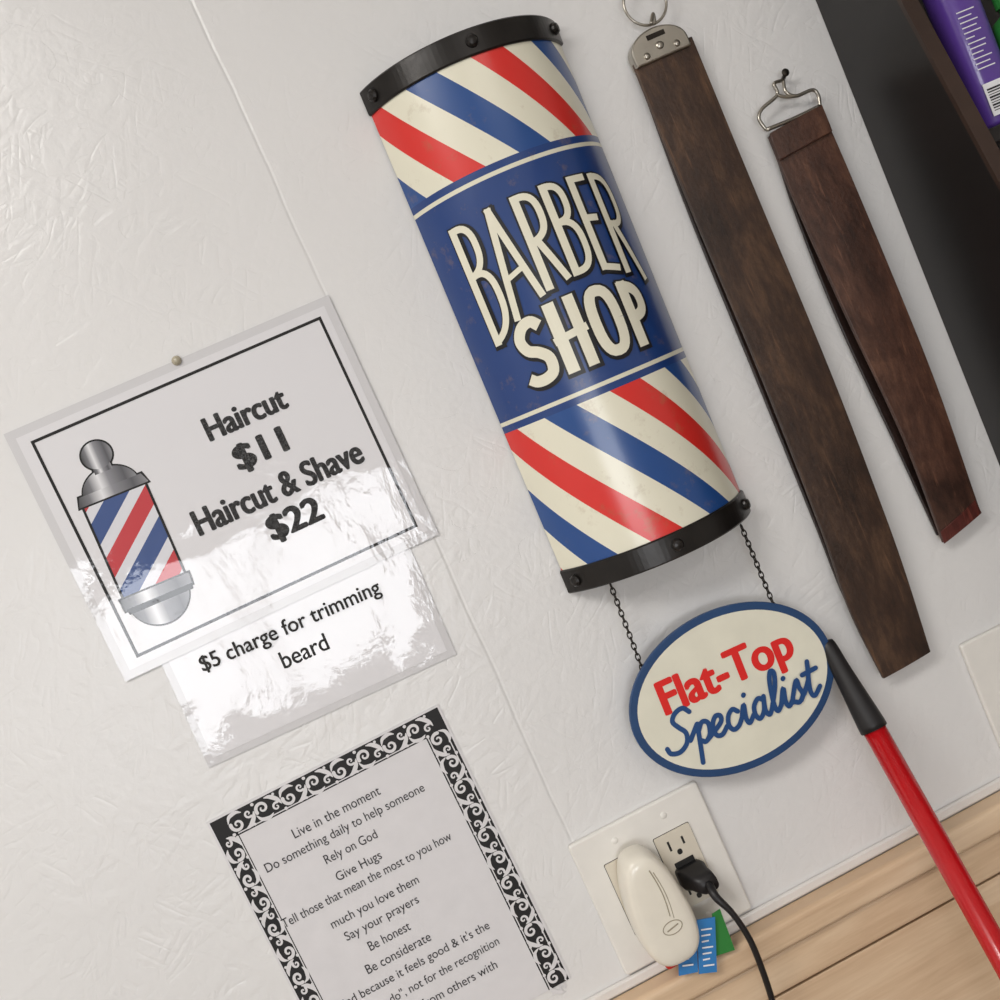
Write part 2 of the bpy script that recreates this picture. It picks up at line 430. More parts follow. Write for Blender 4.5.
def collar(name, va, vb, capv):
    mb = MB(); N = 48; prof = [(va, .0), (va, .0014), (va+.0012, .0024), (vb-.0012, .0024), (vb, .0014), (vb, 0)]
    vs = []; fs = []
    for i in range(N+1):
        u = (-1+2*i/N)*phm*Rp*1.0
        for (v, e) in prof: vs.append(pole(u, v, e))
    n = len(prof)
    for i in range(N):
        for k in range(n-1):
            a = i*n+k; fs.append((a, a+1, a+n+1, a+n))
    mb.add(vs, fs)
    vs = [pole((-1+2*i/N)*phm*Rp, capv, .001) for i in range(N+1)]
    mb.add(vs, [list(range(N+1))])
    for u in (-.86*phm*Rp, 0, .86*phm*Rp):
        c = pole(u, (va+vb)/2, .0024); nrm = (pole(u, 0, 1)-pole(u, 0, 0)).normalized()
        t1 = pf.az; t2 = nrm.cross(t1); ring = []; S = 14
        for j, (rr, hh) in enumerate(((.0052, 0), (.005, .002), (.0035, .0038), (.001, .0044))):
            ring += [c+(t1*math.cos(2*math.pi*k/S)+t2*math.sin(2*math.pi*k/S))*rr+nrm*hh for k in range(S)]
        f2 = [(j*S+k, j*S+(k+1) % S, (j+1)*S+(k+1) % S, (j+1)*S+k) for j in range(3) for k in range(S)]+[list(range(3*S, 4*S))]
        mb.add(ring, f2)
    build(name, mb, M_collar, sign)
collar('top_collar', 0, 25*KP, .004); collar('bottom_collar', pl-25*KP, pl, pl-.004)

# lettering
def seg2(a, b, n=8): return [(a[0]+(b[0]-a[0])*i/n, a[1]+(b[1]-a[1])*i/n) for i in range(n+1)]
def bowl(x0, y0, x1, y1, e=.65, n=18):
    out = []
    for i in range(n+1):
        t = -math.pi/2+math.pi*i/n; c = max(0, math.cos(t))**e; s = math.copysign(abs(math.sin(t))**.8, math.sin(t))
        out.append((x0+(x1-x0)*c, (y0+y1)/2+(y1-y0)/2*s))
    return out
def ell(x0, y0, x1, y1, n=28, e=.75):
    return [((x0+x1)/2+(x1-x0)/2*math.copysign(abs(math.cos(2*math.pi*i/n))**e, math.cos(2*math.pi*i/n)), (y0+y1)/2+(y1-y0)/2*math.copysign(abs(math.sin(2*math.pi*i/n))**e, math.sin(2*math.pi*i/n))) for i in range(n+1)]
G = {
 'B': [seg2((0, 0), (0, 1)), bowl(0, 0, .85, .42), bowl(0, .42, 1, 1)],
 'A': [seg2((.42, 0), (0, 1)), seg2((.42, 0), (1, 1)), seg2((.16, .66), (.80, .66))],
 'R': [seg2((0, 0), (0, 1)), bowl(0, 0, .95, .50), seg2((.3, .50), (1, 1))],
 'E': [seg2((0, 0), (0, 1)), seg2((0, 0), (.9, 0)), seg2((0, .44), (.75, .44)), seg2((0, 1), (.95, 1))],
 'S': [catmull([(.98, .14), (.7, .0), (.3, .02), (.05, .2), (.2, .42), (.6, .54), (.9, .70), (.85, .92), (.5, 1), (.1, .99), (-.15, .9)], 5)],
 'H': [seg2((.08, 0), (.08, 1)), seg2((.9, 0), (.9, 1)), seg2((0, .52), (1, .48))],
 'O': [ell(0, 0, 1, 1)],
 'P': [seg2((.15, 0), (.15, 1)), bowl(-.1, 0, 1, .56)],
}
def S2P(s, t): return (370+.926*s+.377*t, 112-.377*s+.926*t)
def interp(tab, x):
    for (a, ya), (b, yb) in zip(tab, tab[1:]):
        if x <= b: return ya+(yb-ya)*max(0, (x-a))/(b-a)
    return tab[-1][1]
def extend(pts, d):
    (a, b), (c, e) = pts[0], pts[1]; L = math.hypot(a-c, b-e) or 1; p0 = (a+(a-c)/L*d, b+(b-e)/L*d)
    (a, b), (c, e) = pts[-1], pts[-2]; L = math.hypot(a-c, b-e) or 1; p1 = (a+(a-c)/L*d, b+(b-e)/L*d)
    return [p0]+pts+[p1]
def word(name, letters, sL, sR, top, bot, tw, outl, xs=1.18):
    uL = A(*S2P(sL, bot[0][1]-30))[0]; uR = A(*S2P(sR, bot[-1][1]-30))[0]
    vtop = [(x, A(*S2P(sL+(sR-sL)*x, t))[1]) for x, t in top]; vbot = [(x, A(*S2P(sL+(sR-sL)*x, t))[1]) for x, t in bot]
    for layer, m, hh in (('outline', M_ink_black, .0004), ('face', M_cream, .0011)):
        mb = MB(); k = 0
        for ch, xa, xb in letters:
            for si, st in enumerate(G[ch]):
                pts = []
                for (x, y) in st:
                    xg = xa+(xb-xa)*x; yt = interp(vtop, xg); yb = interp(vbot, xg)
                    pts.append((uL+(uR-uL)*xg, yt+(yb-yt)*y))
                thin = xs if (si == 0 and ch in 'BREHP') else (.78 if (ch == 'A' and si == 2) else (.7 if ch == 'H' and si == 2 else 1.0))
                ww = tw*KP*thin
                if len(st) == 9: pts = extend(pts, tw*KP/2*.96)
                if layer == 'outline':
                    ww += 2*outl*KP; pts = extend(pts, outl*KP) if ch != 'O' else pts
                    pts = [(a+1.0*KP, b+1.2*KP) for a, b in pts]
                ribbon(mb, pts, ww, hh+k*1.2e-5, lambda a, b, h: pole(a, b, h), caps=False, lift=1e-6); k += 1
        build(name+'_'+layer, mb, m, sign)
word('barber_lettering', [('B', .0, .12), ('A', .16, .33), ('R', .38, .49), ('B', .545, .655), ('E', .715, .805), ('R', .865, 1)], 32, 191,
     [(0, 143), (.2, 138), (.5, 135), (.8, 139), (1, 148)],
     [(0, 262), (.12, 250), (.27, 236), (.45, 226), (.65, 227), (.82, 238), (1, 256)], 6.6, 2.8)
word('shop_lettering', [('S', 0.02, .20), ('H', .29, .47), ('O', .57, .75), ('P', .85, 1)], 49, 178,
     [(0, 259), (.3, 250), (.6, 249), (1, 260)], [(0, 314), (.3, 313), (.6, 314), (1, 315)], 10.8, 3.0, 1.1)

# ------------------------------------------------------------ hanging oval sign
oc_ = P(733, 689, .022); of = Frame(oc_, math.radians(-1.8)); of.o.y = 0
oval = empty('flat_top_specialist_sign', P(732, 690, .022))
a_, b_ = 111*K, 82.5*K
def ellipse(a, b, n=72): return [(a*math.cos(2*math.pi*i/n), b*math.sin(2*math.pi*i/n)) for i in range(n)]
mb = MB(); prism(mb, of, ellipse(a_, b_), .020, .0235); build('blue_oval_board', mb, M_rim, oval, bevel=.0008)
mb = MB(); n = 72; vs = [of.w(x, y, .0237) for x, y in ellipse(a_-8*K, b_-8*K)]; mb.add(vs, [list(range(n))])
M_creamworn = mat('cream_worn', (226, 223, 206), .5, var=.12, vs=30, spec=.3)
build('cream_face', mb, M_creamworn, oval)
text(of, 'Flat-Top', (659, 698), (795, 652), 46, .0240, M_red, oval, 'flat_top_text', bold=3.6)
sp = [[(1.5, 1.75), (1.2, 2.05), (.8, 1.95), (.6, 1.6), (.85, 1.2), (1.15, .8), (1.1, .3), (.7, 0), (.25, .1), (.1, .4)],
 [(1.3, .35), (1.75, 1.0)], [(1.78, 1.0), (1.7, -.95)], [(1.75, .6), (2.0, 1.0), (2.3, .85), (2.3, .3), (2.05, 0), (1.8, .15)],
 [(2.1, .02), (2.6, .35), (2.95, .65), (2.95, .95), (2.7, 1.0), (2.5, .6), (2.6, .1), (2.9, 0), (3.2, .3)],
 [(3.85, .8), (3.6, 1.0), (3.35, .75), (3.3, .3), (3.5, 0), (3.8, .1), (4.05, .5)],
 [(4.0, .4), (4.2, 1.0), (4.2, .3), (4.35, 0), (4.6, .3)], [(4.27, 1.45), (4.29, 1.47)],
 [(5.2, .85), (4.95, 1.0), (4.7, .7), (4.7, .25), (4.9, 0), (5.15, .3), (5.25, .95)], [(5.25, 1.0), (5.22, .3), (5.4, 0), (5.6, .3)],
 [(5.55, .2), (5.9, 1.2), (5.98, 1.9), (5.8, 2.05), (5.68, 1.5), (5.7, .4), (5.85, 0), (6.1, .3)],
 [(6.05, .2), (6.3, 1.0), (6.3, .3), (6.45, 0), (6.7, .3)], [(6.37, 1.45), (6.39, 1.47)],
 [(6.6, .1), (7.0, 1.1), (7.1, .7), (7.22, .3), (7.0, 0), (6.75, .1)], [(7.1, .05), (7.4, .5)],
 [(7.3, .3), (7.65, 1.0), (7.72, 1.8)], [(7.72, 1.8), (7.62, .4), (7.8, 0), (8.15, .35)], [(7.35, 1.25), (8.1, 1.32)]]
o1 = of.px(667, 758, .0245); o2 = of.px(820, 693, .0245)
ux = (o2[0]-o1[0])/8.1; uy = 19.5*K; sl = (o2[1]-o1[1])/(o2[0]-o1[0])
mb = MB()
for i, st in enumerate(sp):
    pts = [(o1[0]+(x+y*.18)*ux, o1[1]+y*uy+sl*x*ux) for x, y in st]
    ribbon(mb, catmull(pts, 6), 5.0*K, .0242+i*6e-5, lambda a, b, h: of.w(a, b, h), lift=1.2e-6)
build('specialist_script', mb, M_blue, oval)
def chain(name, pa, pb, ha, hb):
    a = P(*pa, ha); b = P(*pb, hb); L = (b-a).length; n = int(L/.0046); mb = MB(); d = (b-a).normalized()
    s1 = d.cross(Vector((0, 1, 0))).normalized(); s2 = d.cross(s1)
    for i in range(n+1):
        c = a+(b-a)*(i/n); sd = s1 if i % 2 else s2
        pts = [c+d*math.cos(t)*.0033+sd*math.sin(t)*.0019 for t in [2*math.pi*k/12 for k in range(12)]]
        tube(mb, pts, .0006, 6, closed=True)
    build(name, mb, M_darkmetal, oval, smooth=True)
chain('chain_1', (611, 586), (642, 668), .02, .0215); chain('chain_2', (742, 528), (774, 606), .02, .0215)

# ------------------------------------------------------------ papers
def sheet(f, name, w_, h_, m, h0, par, th=.0004, cx=0, cy=0):
    mb = MB(); box(mb, f, cx-w_/2, cx+w_/2, cy-h_/2, cy+h_/2, h0-th, h0); return build(name, mb, m, par)
f1, w1, h1 = quad_frame((5, 435), (327, 295), (440, 535), (125, 680))
pr = empty('laminated_price_notice', f1.w(0, 0, .0022))
sheet(f1, 'laminate', w1, h1, M_lamedge, .0022, pr); sheet(f1, 'paper', w1-16*K, h1-16*K, M_lam, .0024, pr, .0001)
mb = MB()
cs = [f1.px(*q) for q in ((31, 441), (322, 320), (414, 525), (140, 656))]
cx0 = (cs[0][0]+cs[3][0])/2; cx1 = (cs[1][0]+cs[2][0])/2; cy1 = (cs[0][1]+cs[1][1])/2; cy0 = (cs[2][1]+cs[3][1])/2
mp1 = lambda a, b, h: f1.w(a, b, h)
q = [(cx0, cy0), (cx1, cy0), (cx1, cy1), (cx0, cy1), (cx0, cy0)]
for i in range(4):
    dx, dy = q[i+1][0]-q[i][0], q[i+1][1]-q[i][1]; L = math.hypot(dx, dy); e = 1.3*K
    ribbon(mb, [(q[i][0]-dx/L*e, q[i][1]-dy/L*e), (q[i+1][0]+dx/L*e, q[i+1][1]+dy/L*e)], 2.8*K, .0026+i*1e-5, mp1, caps=False)
build('border_line', mb, M_lamink, pr)
for i, (b_t, pa, pb, hp, bo) in enumerate((('Haircut', (205, 431), (285, 396), 23, 2.4), ('$11', (235, 462), (286, 439), 29, 3.2),
        ('Haircut & Shave', (193, 522), (362, 452), 25, 2.4), ('$22', (268, 531), (322, 509), 29, 3.2))):
    text(f1, b_t, pa, pb, hp, .0027, M_lamink, pr, 'text_%d' % i, bold=bo)
ca = Frame(f1.w(*f1.px(130, 535)), f1.a)
top = ca.px(91, 447); bot = ca.px(170, 626)
ang = math.atan2(-(top[0]-bot[0]), top[1]-bot[1]); ca = Frame(P(133, 536), ca.a+ang); Lc = math.hypot(top[0]-bot[0], top[1]-bot[1])
s_ = Lc/196
def clip_mat():
    m, nt, b, oc, uv = base('printed_pole_stripes')
    s = nt.nodes.new('ShaderNodeSeparateXYZ'); nt.links.new(uv, s.inputs[0])
    ph = mth(nt, 'FRACT', mth(nt, 'ADD', mth(nt, 'MULTIPLY', s.outputs[0], .38), mth(nt, 'MULTIPLY_ADD', s.outputs[1], -.80, 4.30)))
    nt.links.new(ramp(nt, ph, [(0, (190, 30, 42)), (.30, (214, 214, 220)), (.48, (30, 66, 128)), (.80, (214, 214, 220))], True), b.inputs['Base Color'])
    b.inputs['Coat Weight'].default_value = 1; b.inputs['Coat Roughness'].default_value = .06
    lam_normal(nt, oc, b); return m
M_clip = clip_mat()
mb = MB()
vs = [ca.w(x*s_, y*s_, .0026) for x, y in ((-32, -56), (32, -56), (32, 46), (-32, 46))]
mb.add(vs, [(0, 1, 2, 3)], [(-1, -.9), (1, -.9), (1, .9), (-1, .9)]); build('print_stripes', mb, M_clip, pr)
def flat(name, pts, m, h):
    xs = [p[0] for p in pts]; x0, x1 = min(xs), max(xs)
    mb = MB(); mb.add([ca.w(x*s_, y*s_, h) for x, y in pts], [list(range(len(pts)))], [((x-x0)/(x1-x0), .5) for x, y in pts]); build(name, mb, m, pr)
def ellp(cx, cy, rx, ry, a0=0, a1=360, n=30): return [(cx+rx*math.cos(math.radians(a0+(a1-a0)*i/n)), cy+ry*math.sin(math.radians(a0+(a1-a0)*i/n))) for i in range(n+(0 if a1-a0 == 360 else 1))]
for off, m, h in ((1.8, M_lamink, .00262), (0, M_lamsilver, .00270)):
    g = off
    flat('print_dome', ellp(0, 52-g, 28+g, 22+g*2, 0, 180), m, h)
    flat('print_base_dome', ellp(0, -66+g, 30+g, 28+g*2, 180, 360), m, h)
    flat('print_neck', [(-9-g, 70), (9+g, 70), (9+g, 77+g), (-9-g, 77+g)], m, h+1e-5)
    flat('print_ball', ellp(0, 88, 15+g, 14+g), m, h+2e-5)
    flat('print_top_rim', [(-36-g, 45-g), (36+g, 45-g), (32+g, 55+g), (-32-g, 55+g)], m, h+3e-5)
    flat('print_base_rim', [(-35-g, -67-g), (35+g, -67-g), (36+g, -55+g), (-36-g, -55+g)], m, h+3e-5)
flat('print_base_dark', [(-33, -72), (34, -72), (35, -66), (-34, -66)], M_lamink, .0028)
flat('print_sh_l', [(-34, -55), (-31.5, -55), (-31.5, 44), (-34, 44)], M_lamink, .00276)
flat('print_sh_r', [(31.5, -55), (34, -55), (34, 44), (31.5, 44)], M_lamink, .00276)
mb = MB(); x, y = f1.px(177, 361); dome(mb, f1, x, y, .0026, .0040, .0035)
build('pushpin', mb, M_pin, pr, smooth=True)

f2, w2, h2 = quad_frame((165, 670), (414, 560), (458, 655), (208, 766))
bn = empty('laminated_beard_notice', f2.w(0, 0, .001))
tw_ = 95*K
sheet(f2, 'laminate', w2, h2+tw_, M_lamedge, .0012, bn, cy=tw_/2)
sheet(f2, 'paper', w2-14*K, h2+tw_-14*K, M_lam, .0014, bn, .0001, cy=tw_/2)
text(f2, '$5 charge for trimming', (201, 667), (380, 588), 20, .0026, M_lamink, bn, 'text_0', bold=.6)
text(f2, 'beard', (281, 661), (327, 641), 17, .0016, M_lamink, bn, 'text_1', bold=.6)

# motto sheet
tl3, tr3 = (212, 822), (437, 707)
a3 = P(*tr3)-P(*tl3); f3 = Frame(P(*tl3), math.atan2(a3.z, a3.x)); w3 = a3.length; h3 = w3*11/8.5
mo = empty('motto_sheet', f3.w(w3/2, -h3/2, .001))
mb = MB(); box(mb, f3, -.004, w3+.002, -h3, .002, .0002, .0008); build('paper', mb, M_paper, mo)
mp3 = lambda a, b, h: f3.w(a, b, h)
bw = 23*K; bl_ = -2.5*K; il = 17*K
mb = MB()
for (x0, x1, y0, y1) in ((bl_, w3, -bw, 0), (bl_, il, -h3, -bw), (w3-bw, w3, -h3, -bw)):
    mb.add([f3.w(x0, y0, .0009), f3.w(x1, y0, .0009), f3.w(x1, y1, .0009), f3.w(x0, y1, .0009)], [(0, 1, 2, 3)])
build('border_ground', mb, M_ink, mo)
mb = MB(); cell = 27*K
def spiral(cx, cy, r0_, turns, a0, sgn, n=22):
    return [(cx+r0_*(1-.82*i/n)*math.cos(a0+sgn*turns*2*math.pi*i/n), cy+r0_*(1-.82*i/n)*math.sin(a0+sgn*turns*2*math.pi*i/n)) for i in range(n+1)]
def motif(cx, cy, dx, dy, k, sc2=1.0):
    """paisley scroll: two counter-turning spirals, a leaf and dots, alternating up and down"""
    fl = 1 if k % 2 else -1
    nx, ny = -dy*fl*sc2, dx*fl*sc2; c = cell
    def T(a, b): return (cx+(a*dx+b*nx)*c, cy+(a*dy+b*ny)*c)
    shapes = []
    s1 = spiral(-.18, .06, .24, 1.15, math.radians(200), -1); shapes.append((s1, [.13-.08*i/len(s1) for i in range(len(s1))]))
    s2 = spiral(.30, -.12, .15, 1.0, math.radians(60), 1, 16); shapes.append((s2, [.09-.05*i/len(s2) for i in range(len(s2))]))
    lf = catmull([(.02, .36), (.22, .30), (.42, .10), (.50, -.10)], 6); shapes.append((lf, [.03+.13*math.sin(math.pi*i/(len(lf)-1)) for i in range(len(lf))]))
    lf = catmull([(-.46, -.10), (-.34, -.30), (-.08, -.36), (.10, -.28)], 6); shapes.append((lf, [.03+.11*math.sin(math.pi*i/(len(lf)-1)) for i in range(len(lf))]))
    shapes.append(([(.36, .34), (.365, .34)], [.10, .10])); shapes.append(([(-.44, .34), (-.435, .34)], [.12, .12]))
    for i, (a, w_) in enumerate(shapes):
        ribbon(mb, [T(*p) for p in a], [q*c for q in w_], .00095+i*1e-5, mp3, across=1, lift=5e-7)
n = round((w3-bw)/cell)
for i in range(n): motif(bw/2+(i+.5)*(w3-bw)/n, -bw/2, 1, 0, i)
n = int(h3/cell)
for i in range(n): motif((bl_+il)/2, -bw-(i+.4)*cell, 0, 1, i, .82); motif(w3-bw/2, -bw-(i+.4)*cell, 0, -1, i)
for x in (il-1.5*K, w3-bw+2*K, w3-3*K): ribbon(mb, [(x, -bw), (x, -h3)], 1.1*K, .00105, mp3, caps=False)
ribbon(mb, [(il, -bw+2*K), (w3-bw, -bw+2*K)], 1.1*K, .00106, mp3, caps=False)
build('border_scrollwork', mb, M_paper, mo)
lines = [('Live in the moment', 97, (336, 812)), ('Do something daily to help someone', 178, (345, 829)), ('Rely on God', 58, (351, 848)), ('Give Hugs', 50, (359, 867)),
 ('Tell those that mean the most to you how', 190, (367, 881)), ('much you love them', 98, (375, 903)), ('Say your prayers', 82, (382, 919)), ('Be honest', 46, (389, 936)),
 ('Be considerate', 72, (398, 953)), ("Be kind because it feels good & it's the", 186, (407, 970)), ('"right thing to do", not for the recognition', 190, (415, 987)),
 ('Accept kindness from others with', 170, (422, 1006)), ('a grateful heart', 80, (430, 1024))]
for i, (t, wd, c) in enumerate(lines):
    an = math.radians(25.5); dx, dy = math.cos(an)*wd/2, -math.sin(an)*wd/2
    text(f3, t, (c[0]-dx, c[1]-dy), (c[0]+dx, c[1]+dy), 12 if any(ch in t for ch in 'pgy') else 9.5, .0012, M_textink, mo, 'line_%d' % i, off=-.002)

# ------------------------------------------------------------ leather strops
def strap(name, Lp, Rp_, hs, m, par, th=.004, bow=0.0):
    Ls = catmull([tuple(q)+(h,) for q, h in zip(Lp, hs)], 10); Rs = catmull([tuple(q)+(h,) for q, h in zip(Rp_, hs)], 10)
    mb = MB(); vs = []; X = 6
    for i in range(len(Ls)):
        a = P(Ls[i][0], Ls[i][1], Ls[i][2]); b = P(Rs[i][0], Rs[i][1], Rs[i][2])
        for k in range(X+1):
            p = a.lerp(b, k/X); p.y -= bow*(1-(2*k/X-1)**2); vs.append(p)
    n = len(vs); vs += [v+Vector((0, th, 0)) for v in vs]
    fs = []; R = len(Ls); W = X+1
    for i in range(R-1):
        for k in range(X):
            a = i*W+k; fs.append((a, a+W, a+W+1, a+1)); fs.append((n+a, n+a+1, n+a+W+1, n+a+W))
        a = i*W; fs.append((a, n+a, n+a+W, a+W)); a = i*W+X; fs.append((a, a+W, n+a+W, n+a))
    for k in range(X):
        fs.append((k, k+1, n+k+1, n+k)); a = (R-1)*W+k; fs.append((a, n+a, n+a+1, a+1))
    mb.add(vs, fs); return build(name, mb, m, par, smooth=False, bevel=.0008)
st1 = empty('razor_strop', P(780, 370, .008))
strap('front_leather', [(633, 64), (694, 215), (760, 372), (820, 525), (850, 610), (884, 679)], [(692, 36), (748, 172), (829, 367), (880, 500), (905, 570), (931, 652)],
      [.012, .014, .018, .018, .017, .016], M_leather, st1, bow=.001)
strap('back_leather', [(633, 60), (690, 215), (754, 372), (816, 525), (846, 600), (878, 655)], [(692, 36), (744, 172), (820, 360), (874, 500), (900, 570), (922, 632)],
      [.006, .006, .006, .006, .006, .006], M_leatherback, st1)
sf = Frame(P(661, 48, .016), math.atan2((P(692, 38)-P(632, 64)).z, (P(692, 38)-P(632, 64)).x))
mb = MB(); pw_ = 31*K
pts = [(-pw_, -9*K), (pw_, -9*K), (pw_, 2*K)]+[(pw_*math.cos(t), 2*K+20*K*math.sin(t)) for t in [math.pi*i/20 for i in range(1, 20)]]+[(-pw_, 2*K)]
prism(mb, sf, pts, .004, .0165); build('nickel_clip', mb, M_chrome, st1, bevel=.0015)
mb = MB()
for x in (-17, 17): dome(mb, sf, x*K, -2*K, .0163, .0030, .002)
dome(mb, sf, 0, 3*K, .0163, .0036, .002)
build('clip_rivets', mb, M_chrome, st1, smooth=False)
mb = MB(); box(mb, sf, -10*K, 10*K, 11*K, 16*K, .0160, .0168); build('clip_stamp', mb, M_darkmetal, st1)
mb = MB(); c = P(645, 3, .012)
tube(mb, [c+Vector((math.cos(t)*.0185, 0, math.sin(t)*.0185)) for t in [2*math.pi*k/40 for k in range(40)]], .0012, 10, closed=True)
tube(mb, [P(655, 24, .012), P(653, 14, .016), P(651, 24, .02)], .0016, 8)
build('hanging_ring', mb, M_chrome, st1, smooth=True)
mb = MB(); tube(mb, [P(640, -19, .0002), P(640, -19, .02)], .002, 10, 0); build('nail', mb, M_darkmetal, st1, smooth=True)

st2 = empty('razor_strop', P(870, 320, .008))
strap('front_leather', [(769, 136), (800, 212), (848, 318), (905, 440), (944, 543)], [(821, 106), (849, 170), (893, 275), (937, 385), (981, 512)],
      [.010, .015, .022, .018, .012], M_leather2, st2, bow=.001)
strap('back_leather', [(770, 134), (796, 214), (838, 320), (896, 445), (938, 536)], [(820, 106), (846, 172), (886, 280), (930, 390), (972, 502)],
      [.006, .007, .008, .006, .005], M_leatherback, st2, th=.003)
strap('red_tip', [(940.5, 532), (942.5, 538), (944.5, 544)], [(975.5, 500), (979, 507), (982, 513)], [.0138, .0133, .0128], M_leatherred, st2, th=.0012, bow=.001)
strap('top_fold', [(770, 133), (774, 146), (780, 160)], [(822, 104), (827, 116), (833, 131)], [.0135, .0145, .0155], M_leather2, st2, th=.002, bow=.001)
mb = MB()
h = .012
tube(mb, [P(783, 80, .010), P(774, 84, h), P(777, 95, h), P(762, 109, h), P(759, 119, h), P(766, 130, h)], .0016, 8)
tube(mb, [P(783, 80, .010), P(786, 92, h), P(796, 96, h), P(812, 90, h), P(818, 95, h), P(820, 106, h)], .0016, 8)
tube(mb, [P(766, 130, h), P(793, 119, h), P(820, 106, h)], .0018, 8)
tube(mb, [P(777, 95, h), P(786, 97, h), P(796, 96, h)], .0016, 8)
build('wire_hanger', mb, M_chrome, st2, smooth=True)
mb = MB(); tube(mb, [P(783, 79, .0002), P(784, 77, .008), P(786, 72, .014)], .0018, 10)
nf = Frame(P(786, 72, .014), 0); dome(mb, nf, 0, 0, .013, .0035, .0015); build('nail', mb, M_darkmetal, st2, smooth=True)

# ------------------------------------------------------------ outlet with double plate
fo, wo, ho = quad_frame((566, 845), (693, 780), (752, 907), (625, 972))
ou = empty('wall_outlet', fo.w(0, 0, .003))
def rrect(cx, cy, w_, h_, r, n=5):
    out = []
    for (sx, sy, a0) in ((1, 1, 0), (-1, 1, 90), (-1, -1, 180), (1, -1, 270)):
        for i in range(n+1):
            a = math.radians(a0+90*i/n); out.append((cx+sx*(w_/2-r)+r*math.cos(a), cy+sy*(h_/2-r)+r*math.sin(a)))
    return out
mb = MB(); prism(mb, fo, rrect(0, 0, wo, ho, .003), .0, .0055); build('cover_plate', mb, M_plate, ou, bevel=.002, seg=3)
for nm, cx in (('left_receptacle', -.0235), ('right_receptacle', .0235)):
    mb = MB(); prism(mb, fo, rrect(cx, 0, .0346, .0682, .0015), .0053, .0058, 1); prism(mb, fo, rrect(cx, 0, .0338, .0674, .0015), .0056, .0075)
    for sy in (1, -1):
        yc = .021*sy
        box(mb, fo, cx-.0075, cx-.0055, yc-.003, yc+.006, .0074, .0077, 1); box(mb, fo, cx+.0055, cx+.0075, yc-.002, yc+.005, .0074, .0077, 1)
        prism(mb, fo, rrect(cx, yc-.0065, .0046, .005, .002), .0074, .0077, 1)
    build(nm, mb, [M_device, M_slot], ou, bevel=.0003, seg=1)
    mb = MB()
    for sy in (1, -1): dome(mb, fo, cx, sy*.0485, .0053, .0032, .0012)
    build(nm+'_screws', mb, M_plate, ou)
mb = MB(); box(mb, fo, .0235-.009, .0235+.009, .0022, .0072, .0074, .009); build('test_button', mb, M_slot, ou, bevel=.0005)
mb = MB(); box(mb, fo, .0235-.009, .0235+.009, -.0040, .0008, .0074, .009); build('reset_button', mb, M_redtag, ou, bevel=.0005)
# air freshener
cxf, cyf = fo.px(657, 906, .03)
af = empty('plug_in_air_freshener', fo.w(cxf, cyf, .03))
mb = MB(); n = 48; levels = [(.0078, .82), (.010, .93), (.016, 1), (.032, 1.0), (.0375, .97), (.0405, .91), (.0420, .82), (.0426, .62), (.0428, .3)]
vs = []; fs = []
for hh, s in levels:
    for k in range(n):
        t = 2*math.pi*k/n; c_, s2 = math.cos(t), math.sin(t)
        y = .050*math.copysign(abs(s2)**.85, s2)
        x = .0245*(1-.17*y/.05)*math.copysign(abs(c_)**.72, c_)
        vs.append(fo.w(cxf+x*s, cyf+y*(1-(1-s)*.55), hh))
for j in range(len(levels)-1):
    for k in range(n): fs.append((j*n+k, j*n+(k+1) % n, (j+1)*n+(k+1) % n, (j+1)*n+k))
fs.append(list(range((len(levels)-1)*n, len(levels)*n))); fs.append(list(range(n))[::-1])
mb.add(vs, fs); build('scent_body', mb, M_fresh, af, smooth=True)
mb = MB()
mpf = lambda a, b, h: fo.w(a, b, h)
tube(mb, [fo.w(cxf+.003+.0085*math.cos(t), cyf-.016+.0055*math.sin(t), .0427) for t in [2*math.pi*k/24 for k in range(24)]], .0005, 6, closed=True)
ribbon(mb, [(cxf-.002, cyf-.017), (cxf+.008, cyf-.015)], .0012, .0432, mpf)
M_mark = mat('moulded_mark', (158, 148, 128), .4)
build('logo_ring', mb, M_mark, af)
mb = MB()
for k in range(5):
    tube(mb, [fo.w(cxf+.0045+.0024*k+.0022*math.sin(j*.6), cyf+.036-.0085*j-.003*k, .0426-.00025*k*k) for j in range(6)], .0006, 6)
build('vent_ridges', mb, M_mark, af, smooth=True)
mb = MB(); box(mb, fo, cxf-.014, cxf+.012, cyf-.055, cyf-.044, .008, .03); build('scent_bottle', mb, M_redtag, af, bevel=.003)
# black plug + cord
cp = fo.px(690, 873, .008)
pl_ = empty('power_cord', fo.w(cp[0], cp[1], .02))
mb = MB(); vs = []
for hh, sx, sy in ((.0078, .012, .009), (.014, .0125, .0095), (.020, .0105, .008), (.026, .010, .0075), (.034, .008, .0065)):
    vs += [fo.w(cp[0]+x+ (hh-.0078)*.25, cp[1]+y-(hh-.0078)*.15, hh) for x, y in rrect(0, 0, sx*2, sy*2, .004)]
n = 24; fs = [(j*n+k, j*n+(k+1) % n, (j+1)*n+(k+1) % n, (j+1)*n+k) for j in range(4) for k in range(n)]+[list(range(n))[::-1], list(range(4*n, 5*n))]
mb.add(vs, fs); build('plug_body', mb, M_cord, pl_, smooth=True)
mb = MB(); s0 = fo.w(cp[0]+.0065, cp[1]-.004, .032)
tube(mb, [s0, P(716, 897, .042), P(733, 914, .046), P(750, 940, .046), P(763, 972, .042), P(774, 1006, .036), P(790, 1060, .034), P(800, 1120, .034)], [.0042, .0036, .0027, .0027, .0027, .0027, .0027, .0027], 12)
build('cord', mb, M_cord, pl_, smooth=True)
